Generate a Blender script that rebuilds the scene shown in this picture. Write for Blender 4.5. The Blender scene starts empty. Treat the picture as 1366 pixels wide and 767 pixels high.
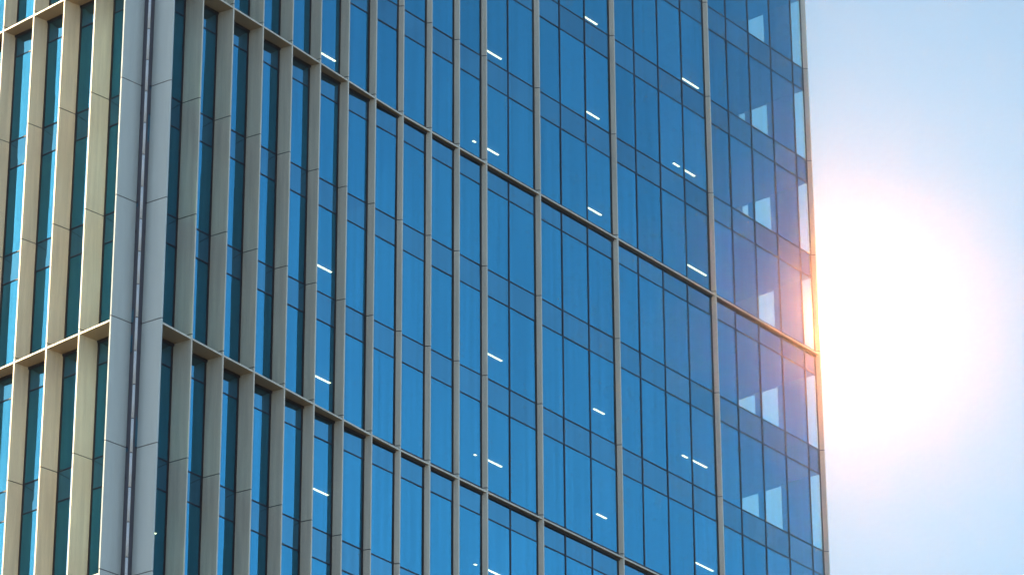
import bpy, math, random
from mathutils import Vector, Matrix
random.seed(7)
S = bpy.context.scene
COL = S.collection
# ------------------------------------------------------------------ camera
FPX, PIT, ROLL, A = 5248.672, 0.4601956, -0.0054000, 0.8911759
CAMZ = 1.7
cx, cy, cz = -11.05348, 104.16472, 50.59142 + CAMZ          # building corner, z of storey level 0
W, H, CH = 1.441466, 0.971670, 0.131026                           # pane width, spandrel height, corner offset
LEDGE_TOP = -0.1225
U = 4.0                                                      # storey height
LV0, LV1 = -13, 11                                           # storeys built (ground .. roof)
cr, sr = math.cos(ROLL), math.sin(ROLL)
X0 = Vector((1, 0, 0)); U0 = Vector((0, -math.sin(PIT), math.cos(PIT))); F0 = Vector((0, math.cos(PIT), math.sin(PIT)))
RV = cr*X0 + sr*U0; UV = cr*U0 - sr*X0
cam_d = bpy.data.cameras.new('camera'); cam = bpy.data.objects.new('camera', cam_d); COL.objects.link(cam)
cam_d.sensor_width = 36; cam_d.lens = FPX/1366*36; cam_d.clip_start = 0.5; cam_d.clip_end = 9000
M = Matrix((RV, UV, -F0)).transposed().to_4x4(); M.translation = Vector((0, 0, CAMZ))
cam.matrix_world = M
S.camera = cam
ca, sa = math.cos(A), math.sin(A)
def to_world(p): return Vector((cx + p[0]*ca - p[1]*sa, cy + p[0]*sa + p[1]*ca, cz + p[2]))
def proj(p):
    d = to_world(p) - Vector((0, 0, CAMZ)); w = d.dot(F0)
    return 683 + FPX*d.dot(RV)/w, 383.5 - FPX*d.dot(UV)/w

# ------------------------------------------------------------------ materials
def mat(name):
    m = bpy.data.materials.new(name); m.use_nodes = True
    nt = m.node_tree; nt.nodes.clear()
    out = nt.nodes.new('ShaderNodeOutputMaterial')
    return m, nt, out
def nd(nt, t, **kw):
    n = nt.nodes.new(t)
    for k, v in kw.items():
        if k.startswith('i_'): n.inputs[k[2:].replace('_', ' ')].default_value = v
        else: setattr(n, k, v)
    return n
def ramp_noise(nt, scale, stretch, lo, hi, detail=4):
    tc = nd(nt, 'ShaderNodeTexCoord'); mp = nd(nt, 'ShaderNodeMapping'); mp.inputs['Scale'].default_value = stretch
    nz = nd(nt, 'ShaderNodeTexNoise'); nz.inputs['Scale'].default_value = scale; nz.inputs['Detail'].default_value = detail
    mr = nd(nt, 'ShaderNodeMapRange'); mr.inputs['From Min'].default_value = .3; mr.inputs['From Max'].default_value = .7
    mr.inputs['To Min'].default_value = lo; mr.inputs['To Max'].default_value = hi
    nt.links.new(tc.outputs['Object'], mp.inputs[0]); nt.links.new(mp.outputs[0], nz.inputs['Vector']); nt.links.new(nz.outputs[0], mr.inputs[0])
    return mr.outputs[0]
def metal(name, col, rough=.42, metallic=.35, vary=.06):
    m, nt, out = mat(name)
    b = nd(nt, 'ShaderNodeBsdfPrincipled'); b.inputs['Metallic'].default_value = metallic; b.inputs['Roughness'].default_value = rough
    n1 = ramp_noise(nt, 2.4, (3, 3, .18), 1-vary, 1+vary)
    geo = nd(nt, 'ShaderNodeNewGeometry')
    mr = nd(nt, 'ShaderNodeMapRange'); mr.inputs['To Min'].default_value = 1-vary*.7; mr.inputs['To Max'].default_value = 1+vary*.7
    nt.links.new(geo.outputs['Random Per Island'], mr.inputs[0])
    mu = nd(nt, 'ShaderNodeMath', operation='MULTIPLY'); nt.links.new(n1, mu.inputs[0]); nt.links.new(mr.outputs[0], mu.inputs[1])
    vm = nd(nt, 'ShaderNodeVectorMath', operation='SCALE'); vm.inputs[0].default_value = col; nt.links.new(mu.outputs[0], vm.inputs['Scale'])
    nt.links.new(vm.outputs[0], b.inputs['Base Color'])
    r = ramp_noise(nt, 2.1, (2, 2, .6), rough-.06, rough+.08); nt.links.new(r, b.inputs['Roughness'])
    nt.links.new(b.outputs[0], out.inputs[0]); return m
def plain(name, col, rough=.6, metallic=0, vary=.1, scale=.6):
    m, nt, out = mat(name)
    b = nd(nt, 'ShaderNodeBsdfPrincipled'); b.inputs['Metallic'].default_value = metallic; b.inputs['Roughness'].default_value = rough
    n1 = ramp_noise(nt, scale, (1, 1, 1), 1-vary, 1+vary, 8)
    vm = nd(nt, 'ShaderNodeVectorMath', operation='SCALE'); vm.inputs[0].default_value = col; nt.links.new(n1, vm.inputs['Scale'])
    nt.links.new(vm.outputs[0], b.inputs['Base Color']); nt.links.new(b.outputs[0], out.inputs[0]); return m
def glass(name, refl, trans, fac, back=None):
    """coated solar glass: coloured mirror reflection over a tinted see-through (or opaque back-painted) pane"""
    m, nt, out = mat(name)
    geo = nd(nt, 'ShaderNodeNewGeometry')
    gl = nd(nt, 'ShaderNodeBsdfGlossy'); gl.inputs['Roughness'].default_value = 0.0
    # faint vertical coating streaks + pane-to-pane coating tone
    n1 = ramp_noise(nt, 1.0, (5.0, 5.0, .10), .90, 1.10, 3)
    mr = nd(nt, 'ShaderNodeMapRange'); mr.inputs['To Min'].default_value = .88; mr.inputs["To Max"].default_value = 1.09
    nt.links.new(geo.outputs['Random Per Island'], mr.inputs[0])
    mu = nd(nt, 'ShaderNodeMath', operation='MULTIPLY'); nt.links.new(n1, mu.inputs[0]); nt.links.new(mr.outputs[0], mu.inputs[1])
    vm = nd(nt, 'ShaderNodeVectorMath', operation='SCALE'); vm.inputs[0].default_value = refl; nt.links.new(mu.outputs[0], vm.inputs['Scale'])
    nt.links.new(vm.outputs[0], gl.inputs['Color'])
    # very slight roller-wave distortion
    tc = nd(nt, 'ShaderNodeTexCoord'); nz = nd(nt, 'ShaderNodeTexNoise'); nz.inputs['Scale'].default_value = .55; nz.inputs['Detail'].default_value = 1
    bp = nd(nt, 'ShaderNodeBump'); bp.inputs['Strength'].default_value = .25; bp.inputs['Distance'].default_value = .006
    nt.links.new(tc.outputs['Object'], nz.inputs['Vector']); nt.links.new(nz.outputs[0], bp.inputs['Height']); nt.links.new(bp.outputs[0], gl.inputs['Normal'])
    if back is None:
        tr = nd(nt, 'ShaderNodeBsdfTransparent'); tr.inputs[0].default_value = (*trans, 1)
    else:
        tr = nd(nt, 'ShaderNodeBsdfDiffuse'); tr.inputs[0].default_value = (*back, 1)
    mx = nd(nt, 'ShaderNodeMixShader'); mx.inputs[0].default_value = fac
    nt.links.new(tr.outputs[0], mx.inputs[1]); nt.links.new(gl.outputs[0], mx.inputs[2])
    if back is None:
        clr = nd(nt, 'ShaderNodeBsdfTransparent'); clr.inputs[0].default_value = (1, 1, 1, 1)
        m2 = nd(nt, 'ShaderNodeMixShader'); nt.links.new(geo.outputs['Backfacing'], m2.inputs[0])
        nt.links.new(mx.outputs[0], m2.inputs[1]); nt.links.new(clr.outputs[0], m2.inputs[2]); mx = m2
    nt.links.new(mx.outputs[0], out.inputs[0]); return m
M_FIN = metal('champagne_metal', (.82, .77, .63), .45, .10, .11)
M_CORNER = metal('silver_cladding', (.74, .83, .79), .6, .05, .04)
M_LEDGE = metal('bronze_metal', (.44, .32, .19), .45, .25)
M_DARK = plain('dark_gasket', (.018, .014, .018), .6)
M_CHAN = plain('channel_metal', (.11, .11, .14), .5)
M_BAR = plain('dark_glazing_bar', (.022, .020, .040), .45, .3)
M_ROD = metal('bright_steel', (.90, .94, .95), .4, .0, .02)
M_GLASS = glass('blue_solar_glass', (.074, .41, .67), (.62, .98, .94), .54)
M_SPAN = glass('spandrel_glass', (.080, .32, .50), None, .60, (.045, .08, .12))
M_CLEAR = glass('clear_glass', (.5, .6, .65), (.97, .98, .98), .08)
M_CEIL = plain('ceiling_board', (.16, .16, .16), .8)
M_WALL = plain('interior_wall', (.20, .20, .20), .8)
M_BLIND = plain('blind_panel', (.10, .12, .15), .8)
M_CONC = plain('concrete', (.30, .29, .27), .85)
M_PAVE = plain('paving', (.26, .25, .23), .9, 0, .2, .15)
M_ROAD = plain('asphalt', (.05, .05, .05), .9, 0, .25, .3)
def lamp(name, col, st):
    m, nt, out = mat(name); e = nd(nt, 'ShaderNodeEmission'); e.inputs[0].default_value = (*col, 1); e.inputs[1].default_value = st
    nt.links.new(e.outputs[0], out.inputs[0]); return m
M_LAMP = lamp('lamp_diffuser', (1, .74, .42), 5)

# ------------------------------------------------------------------ mesh helpers
class MB:
    def __init__(s): s.v = []; s.f = []; s.mi = []
    def box(s, x0, x1, y0, y1, z0, z1, mi=0, jit=None):
        b = len(s.v)
        pts = [(x0,y0,z0),(x1,y0,z0),(x1,y1,z0),(x0,y1,z0),(x0,y0,z1),(x1,y0,z1),(x1,y1,z1),(x0,y1,z1)]
        if jit: pts = [tuple(c + (random.uniform(-.006, .006) if i == jit-1 else 0) for i, c in enumerate(p)) for p in pts]
        s.v += pts
        s.f += [tuple(b+i for i in q) for q in ((0,3,2,1),(4,5,6,7),(0,1,5,4),(1,2,6,5),(2,3,7,6),(3,0,4,7))]
        s.mi += [mi]*6
    def prism(s, poly, z0, z1, mi=0):          # poly counter-clockwise
        b = len(s.v); n = len(poly)
        s.v += [(x, y, z0) for x, y in poly] + [(x, y, z1) for x, y in poly]
        s.f += [tuple(b+i for i in reversed(range(n))), tuple(b+n+i for i in range(n))]
        s.f += [(b+i, b+(i+1) % n, b+n+(i+1) % n, b+n+i) for i in range(n)]
        s.mi += [mi]*(n+2)
    def build(s, name, mats, parent=None, smooth=False):
        me = bpy.data.meshes.new(name); me.from_pydata(s.v, [], s.f)
        for m in (mats if isinstance(mats, (list, tuple)) else [mats]): me.materials.append(m)
        for p, i in zip(me.polygons, s.mi): p.material_index = i; p.use_smooth = smooth
        me.update()
        o = bpy.data.objects.new(name, me); COL.objects.link(o)
        if parent: o.parent = parent
        return o
# facade frames: R(s, out) -> local xy for the long facade, L for the short one
def RB(mb, s0, s1, o0, o1, z0, z1, **k): mb.box(s0, s1, -o1, -o0, z0, z1, **k)
def LB(mb, s0, s1, o0, o1, z0, z1, **k): mb.box(-o1, -o0, s0, s1, z0, z1, **k)

tower = bpy.data.objects.new('office_tower', None); COL.objects.link(tower)
tower.location = (cx, cy, cz); tower.rotation_euler = (0, 0, A)
tower['label'] = 'tall office tower with blue mirror glass, champagne vertical fins and thin bronze ledges'
tower['category'] = 'office building'

T = .052; GAP = .015
ER, EL = .0786, .0780                                        # sideways lean of the outer edge (wedge-shaped fins)
DR = {0:.185, 1:.165, 2:.146, 3:.130, 4:.113, 5:.092, 6:.073, 7:.053, 8:.038, 9:.038, 10:.038, 11:.038, 13:.038, 16:.037, 20:.036, 24.5:.036}
DL = {0:.186, 1:.168, 2:.148, 3:.126, 4:.106, 5:.087, 6:.070, 7:.055, 8:.043, 9:.043, 10:.043, 11:.043, 12:.043, 13:.043, 14:.043}
DR = {k: v*U for k, v in DR.items()}; DL = {k: v*U+.028 for k, v in DL.items()}
LEDGES = (-12, -9, -6, -4, -2, 0, 3, 8)
zb, zt = LV0*U, LV1*U
NR, NL = 24.5, 14
XE, YE = CH + NR*W, CH + NL*W
# ---- vertical fins: wedge section, visible flank leaning outwards, joint at every storey
def fin(side, k, D, m):
    s = CH + k*W + (.077 if k == 0 else 0); e = ER if side == 'R' else EL; mb = MB()
    def sec(q): return [(s+q, .010), (s+e+q, D-q), (s+e+T-q, D-q), (s+e+T-q, .010)]
    def put(P, z0, z1, mi=0):
        if side == 'R': mb.prism([(a, -o) for a, o in P], z0, z1, mi)
        else: mb.prism([(-o, a) for a, o in P][::-1], z0, z1, mi)
    for n in range(LV0, LV1): put(sec(0), n*U+GAP, (n+1)*U-GAP)
    put([(a+(.001 if i < 2 else -.001), o+(.001 if i in (0, 3) else 0)) for i, (a, o) in enumerate(sec(.007))], zb, zt, 1)
    if k: put([(s-.075, 0), (s-.075, .008), (s+e+T-.003, .008), (s+e+T-.003, 0)][::1], zb, zt, 1)
    mb.build('corner_fin' if k == 0 else 'fin', [m, M_DARK], tower)
for k, D in DR.items(): fin('R', k, D, M_CORNER if k == 0 else M_FIN)
for k, D in DL.items(): fin('L', k, D, M_CORNER if k == 0 else M_FIN)
# ---- corner slot: dark channel + segmented bright rod
mb = MB(); mb.prism([(-.004, CH+.08), (-.004, -.004), (CH+.08, -.004), (CH+.06, .05), (.05, CH+.06)], zb, zt)
mb.build('corner_channel', M_CHAN, tower)
def rodmesh():
    mb = MB(); n = 14; r = .042; ctr = (-.055, -.055); z = zb; st = 1.0862; off = (.097-zb) % st - st
    z = zb + off
    while z < zt:
        b = len(mb.v); z1 = min(z+st-.028, zt)
        for zz, rr in ((z, r), (z1, r)):
            mb.v += [(ctr[0]+rr*math.cos(2*math.pi*i/n), ctr[1]+rr*math.sin(2*math.pi*i/n), zz) for i in range(n)]
        mb.f += [(b+i, b+(i+1) % n, b+n+(i+1) % n, b+n+i) for i in range(n)] + [tuple(b+i for i in reversed(range(n))), tuple(b+n+i for i in range(n))]
        mb.mi += [0]*(n+2); z += st
    n2 = 8; b = len(mb.v)
    mb.v += [(ctr[0]+.034*math.cos(2*math.pi*i/n2), ctr[1]+.034*math.sin(2*math.pi*i/n2), zz) for zz in (zb, zt) for i in range(n2)]
    mb.f += [(b+i, b+(i+1) % n2, b+n2+(i+1) % n2, b+n2+i) for i in range(n2)]; mb.mi += [1]*n2
    o = mb.build('corner_rod', [M_ROD, M_DARK], tower, True); return o
rodmesh()
# ---- ledges
for lv in LEDGES:
    for side in 'RL':
        D = DR if side == 'R' else DL; ks = sorted(D); mb = MB(); t0, t1 = lv*U+LEDGE_TOP-.050, lv*U+LEDGE_TOP
        e = ER if side == 'R' else EL
        for a, b in zip(ks[:-1], ks[1:]):
            s0, s1 = CH+a*W+e+T+(.077 if a == 0 else 0)+.002, CH+b*W; da, db = D[a]-.006, D[b]-.006
            def put(P, z0, z1, mi=0):
                if side == 'R': mb.prism([(q, -o) for q, o in P], z0, z1, mi)
                else: mb.prism([(-o, q) for q, o in P][::-1], z0, z1, mi)
            s1o = s1 + e*(db-.02)/db - .002
            put([(s0, .02), (s0, da-.014), (s1o, db-.014), (s1-.002, .02)], t0, t1)
            put([(s0, da-.013), (s0, da), (s1o, db), (s1o, db-.013)], t0-.004, t1+.003, 2)
            put([(s0+.003, .004), (s0+.003, .055), (s1-.01, .055), (s1-.01, .004)], t0-.075, t0-.002, 1)
        mb.build('ledge', [M_LEDGE, M_DARK, M_FIN], tower)
# ---- mullions & glazing bars
for k in range(1, 25):
    if k not in DR:
        mb = MB(); s = CH+k*W; RB(mb, s-.024, s+.024, -.06, .020, zb, zt); mb.build('mullion', M_BAR, tower)
for side, B, N in (('R', RB, NR), ('L', LB, NL)):
    for n in range(LV0+1, LV1+1):
        for z in (n*U, n*U-H):
            mb = MB(); B(mb, CH+.02, CH+N*W, -.05, .014, z-.021, z+.021); mb.build('glazing_bar', M_BAR, tower)
# ---- panes
def area(pts):
    P = [proj(p) for p in pts]
    xs = [min(max(p[0], 0), 1366) for p in P]; ys = [min(max(p[1], 0), 767) for p in P]
    return abs(sum(xs[i]*ys[(i+1) % 4]-xs[(i+1) % 4]*ys[i] for i in range(4)))/2
cells = []
for side, N in (('R', NR), ('L', NL)):
    for i in range(int(math.ceil(N))):
        s0, s1 = CH+i*W, CH+min(i+1, N)*W
        for n in range(LV0, LV1):
            for kind, z0, z1 in (('window', n*U, (n+1)*U-H), ('spandrel_panel', (n+1)*U-H, (n+1)*U)):
                c = [(s0, 0, z0), (s1, 0, z0), (s1, 0, z1), (s0, 0, z1)]
                if side == 'L': c = [(0, s, z) for s, _, z in c]
                cells.append((area(c), kind, side, s0+.006, s1-.006, z0+.006, z1-.006))
for kind, m in (('window', M_GLASS), ('spandrel_panel', M_SPAN)):
    cs = sorted([c for c in cells if c[1] == kind], key=lambda c: -c[0])
    rest = MB()
    for j, (ar, _, side, s0, s1, z0, z1) in enumerate(cs):
        mb = MB() if j < 100 and ar > 0 else rest
        (RB if side == 'R' else LB)(mb, s0, s1, -.030, 0.0, z0, z1, jit=(2 if side == 'R' else 1))
        if mb is not rest: mb.build(kind, m, tower)
    r = rest.build(kind, m, tower); r['kind'] = 'stuff'
# ---- interior: slabs with ceilings, core, lamps
for n in range(LV0, LV1):
    mb = MB(); mb.box(.12, XE-.10, .12, YE-.1, (n+1)*U-H+.03, (n+1)*U-.06); mb.build('floor_slab', M_CEIL, tower)
mb = MB(); mb.box(6, XE-7.5, 6.5, YE-5, zb, zt-.3); mb.build('service_core', M_WALL, tower)
LIGHTS = [(3,11.03,11.83,2.94),(1,10.92,11.72,2.855),(0,10.91,11.73,2.83),(-1,10.85,11.6,2.725),(4,19.85,20.73,2.98),(3,19.76,20.47,2.92),
 (1,19.70,20.53,2.85),(0,19.65,20.44,2.795),(-1,19.59,20.40,2.765),(5,25.68,26.44,3.025),(4,25.69,26.44,3.01),(3,25.62,26.40,2.955),(1,25.63,26.23,2.835),
 (0,25.67,26.22,2.805),(5,31.62,32.72,3.015),(4,31.53,32.26,2.97),(4,30.90,31.28,2.96),(3,31.55,32.76,2.935),(1,30.84,31.15,2.85),(1,31.37,32.30,2.835),
 (0,31.34,32.47,2.815),(3,19.10,19.24,2.94),(0,19.05,19.15,2.85),(-1,18.98,19.09,2.79),(-2,3.45,3.58,2.40)]
for n, x0, x1, y in LIGHTS:
    z = (n+1)*U-H+.03
    mb = MB(); mb.box(x0, x1, y-.036, y+.036, z-.028, z-.012); mb.box(x0-.01, x1+.01, y-.045, y+.045, z-.014, z-.001, mi=1)
    mb.build('ceiling_light', [M_LAMP, M_WALL], tower)
# ---- end wall (faces away to the right): glazed slots between opaque panels
for n in range(LV0, LV1):
    z0, z1 = n*U+.02, (n+1)*U-H+.02
    op = [(.52, 1.70), (2.46, 2.74)]
    if n in (1, 2): op.append((3.62, YE))
    elif n in (4, 5): op.append((3.05, YE))
    elif n == 3: op.append((2.74, YE))
    else: op.append((2.74, YE))
    mb = MB()
    for a, b in op: mb.box(XE-.09, XE-.012, a, b, z0, z1)
    mb.box(XE-.09, XE-.01, .10, YE, z1+.001, (n+1)*U+.019)
    mb.build('side_panel', M_BLIND, tower)
mb = MB(); mb.box(XE-.008, XE+.012, .05, YE, zb, zt); mb.build('side_glazing', M_CLEAR, tower)
mb = MB(); mb.box(.05, XE, YE, YE+.25, zb, zt); mb.build('rear_wall', M_CONC, tower)
mb = MB(); mb.box(.05, XE-.02, .05, YE-.01, zt+.001, zt+.4); mb.build('roof', M_CONC, tower)

# ------------------------------------------------------------------ ground
def sheet(name, pts, z, m):
    me = bpy.data.meshes.new(name); me.from_pydata([(x, y, z) for x, y in pts], [], [tuple(range(len(pts)))]); me.materials.append(m)
    o = bpy.data.objects.new(name, me); COL.objects.link(o); o['kind'] = 'structure'; return o
gz = cz + zb
sheet('ground', [(-4000, -4000), (4000, -4000), (4000, 4000), (-4000, 4000)], gz - .012, M_PAVE)
def rot(x, y): return (cx+x*ca-y*sa, cy+x*sa+y*ca)
sheet('road', [rot(-300, -24), rot(400, -24), rot(400, -12), rot(-300, -12)], gz-.004, M_ROAD)

# ------------------------------------------------------------------ air
mb = MB(); mb.box(-4050, 4050, -4050, 4050, gz-1, cz+zt+6)
m, nt, out = mat('haze_air'); pv = nd(nt, 'ShaderNodeVolumePrincipled'); pv.inputs['Color'].default_value = (.98, .98, .98, 1)
pv.inputs['Density'].default_value = .0016; pv.inputs['Anisotropy'].default_value = .98
nt.links.new(pv.outputs[0], out.inputs['Volume'])
hz = mb.build('haze', m); hz['kind'] = 'stuff'
# ------------------------------------------------------------------ light
SUN_EL = math.radians(30)
sl = Vector((-.52, .855)).normalized()
sw = Vector((sl[0]*ca-sl[1]*sa, sl[0]*sa+sl[1]*ca))
sd = Vector((sw[0]*math.cos(SUN_EL), sw[1]*math.cos(SUN_EL), math.sin(SUN_EL)))
ld = bpy.data.lights.new('sun', 'SUN'); ld.energy = 5; ld.angle = math.radians(.5); ld.color = (1, .78, .46)
lo = bpy.data.objects.new('sun', ld); COL.objects.link(lo); lo.rotation_euler = sd.to_track_quat('Z', 'Y').to_euler(); lo.location = (0, 0, 150)
w = bpy.data.worlds.new('World'); S.world = w; w.use_nodes = True; w.cycles.sampling_method = 'MANUAL'; w.cycles.sample_map_resolution = 8192; nt = w.node_tree; nt.nodes.clear()
out = nt.nodes.new('ShaderNodeOutputWorld')
sky = nt.nodes.new('ShaderNodeTexSky'); sky.sky_type = 'NISHITA'; sky.sun_disc = False
sky.sun_elevation = SUN_EL; sky.sun_rotation = math.atan2(sd.x, sd.y); sky.dust_density = 1.0; sky.air_density = 1.0; sky.ozone_density = 1.0
bg = nt.nodes.new('ShaderNodeBackground'); bg.inputs[1].default_value = .15; 
# thin uneven cloud veil over the clear sky
tc = nt.nodes.new('ShaderNodeTexCoord'); mp = nt.nodes.new('ShaderNodeMapping'); mp.inputs['Scale'].default_value = (1, 1, 1.8)
nz = nt.nodes.new('ShaderNodeTexNoise'); nz.inputs['Scale'].default_value = 3.2; nz.inputs['Detail'].default_value = 7; nz.inputs['Roughness'].default_value = .55
mr = nt.nodes.new('ShaderNodeMapRange'); mr.inputs['From Min'].default_value = .42; mr.inputs['From Max'].default_value = .75; mr.inputs['To Min'].default_value = 0; mr.inputs['To Max'].default_value = .55
mc = nt.nodes.new('ShaderNodeMix'); mc.data_type = 'RGBA'; mc.inputs['B'].default_value = (3.4, 4.3, 5.0, 1)
nt.links.new(tc.outputs['Generated'], mp.inputs[0]); nt.links.new(mp.outputs[0], nz.inputs['Vector']); nt.links.new(nz.outputs[0], mr.inputs[0])
nt.links.new(mr.outputs[0], mc.inputs['Factor']); nt.links.new(sky.outputs[0], mc.inputs['A']); nt.links.new(mc.outputs['Result'], bg.inputs[0])
# added sky glow: sun glare with pale halo beside the tower's right edge
gd = (F0 + (1124-683)/FPX*RV + (383.5-425)/FPX*UV).normalized()
geo = nt.nodes.new('ShaderNodeTexCoord'); dot = nt.nodes.new('ShaderNodeVectorMath'); dot.operation = 'DOT_PRODUCT'
dot.inputs[1].default_value = gd; nt.links.new(geo.outputs['Generated'], dot.inputs[0])
def lobe(power, col, st, gdir=None):
    dn = dot
    if gdir is not None:
        dn = nt.nodes.new('ShaderNodeVectorMath'); dn.operation = 'DOT_PRODUCT'; dn.inputs[1].default_value = gdir; nt.links.new(geo.outputs['Generated'], dn.inputs[0])
    mx = nt.nodes.new('ShaderNodeMath'); mx.operation = 'MAXIMUM'; mx.inputs[1].default_value = 0; nt.links.new(dn.outputs['Value'], mx.inputs[0])
    pw = nt.nodes.new('ShaderNodeMath'); pw.operation = 'POWER'; pw.inputs[1].default_value = power; nt.links.new(mx.outputs[0], pw.inputs[0])
    ml = nt.nodes.new('ShaderNodeMath'); ml.operation = 'MULTIPLY'; ml.inputs[1].default_value = st; nt.links.new(pw.outputs[0], ml.inputs[0])
    b = nt.nodes.new('ShaderNodeBackground'); b.inputs[0].default_value = (*col, 1); nt.links.new(ml.outputs[0], b.inputs[1]); return b
last = bg
for l in (lobe(22, (.50, .80, 1.0), .82, Vector((.97, .06, .24)).normalized()), lobe(50, (.74, 1.0, .90), .22), lobe(400, (.88, .96, 1.0), .07), lobe(120000, (1.0, .32, .08), 500)):  # blue lobe added to brighten glass reflections; tight orange lobe is sun glare
    ad = nt.nodes.new('ShaderNodeAddShader'); nt.links.new(last.outputs[0], ad.inputs[0]); nt.links.new(l.outputs[0], ad.inputs[1]); last = ad
nt.links.new(last.outputs[0], out.inputs[0])
# ------------------------------------------------------------------ view
S.render.engine = 'CYCLES'
S.cycles.max_bounces = 10; S.cycles.diffuse_bounces = 4; S.cycles.glossy_bounces = 5; S.cycles.transparent_max_bounces = 16
S.view_settings.view_transform = 'Standard'; S.view_settings.look = 'None'; S.view_settings.exposure = .6; S.view_settings.gamma = 1
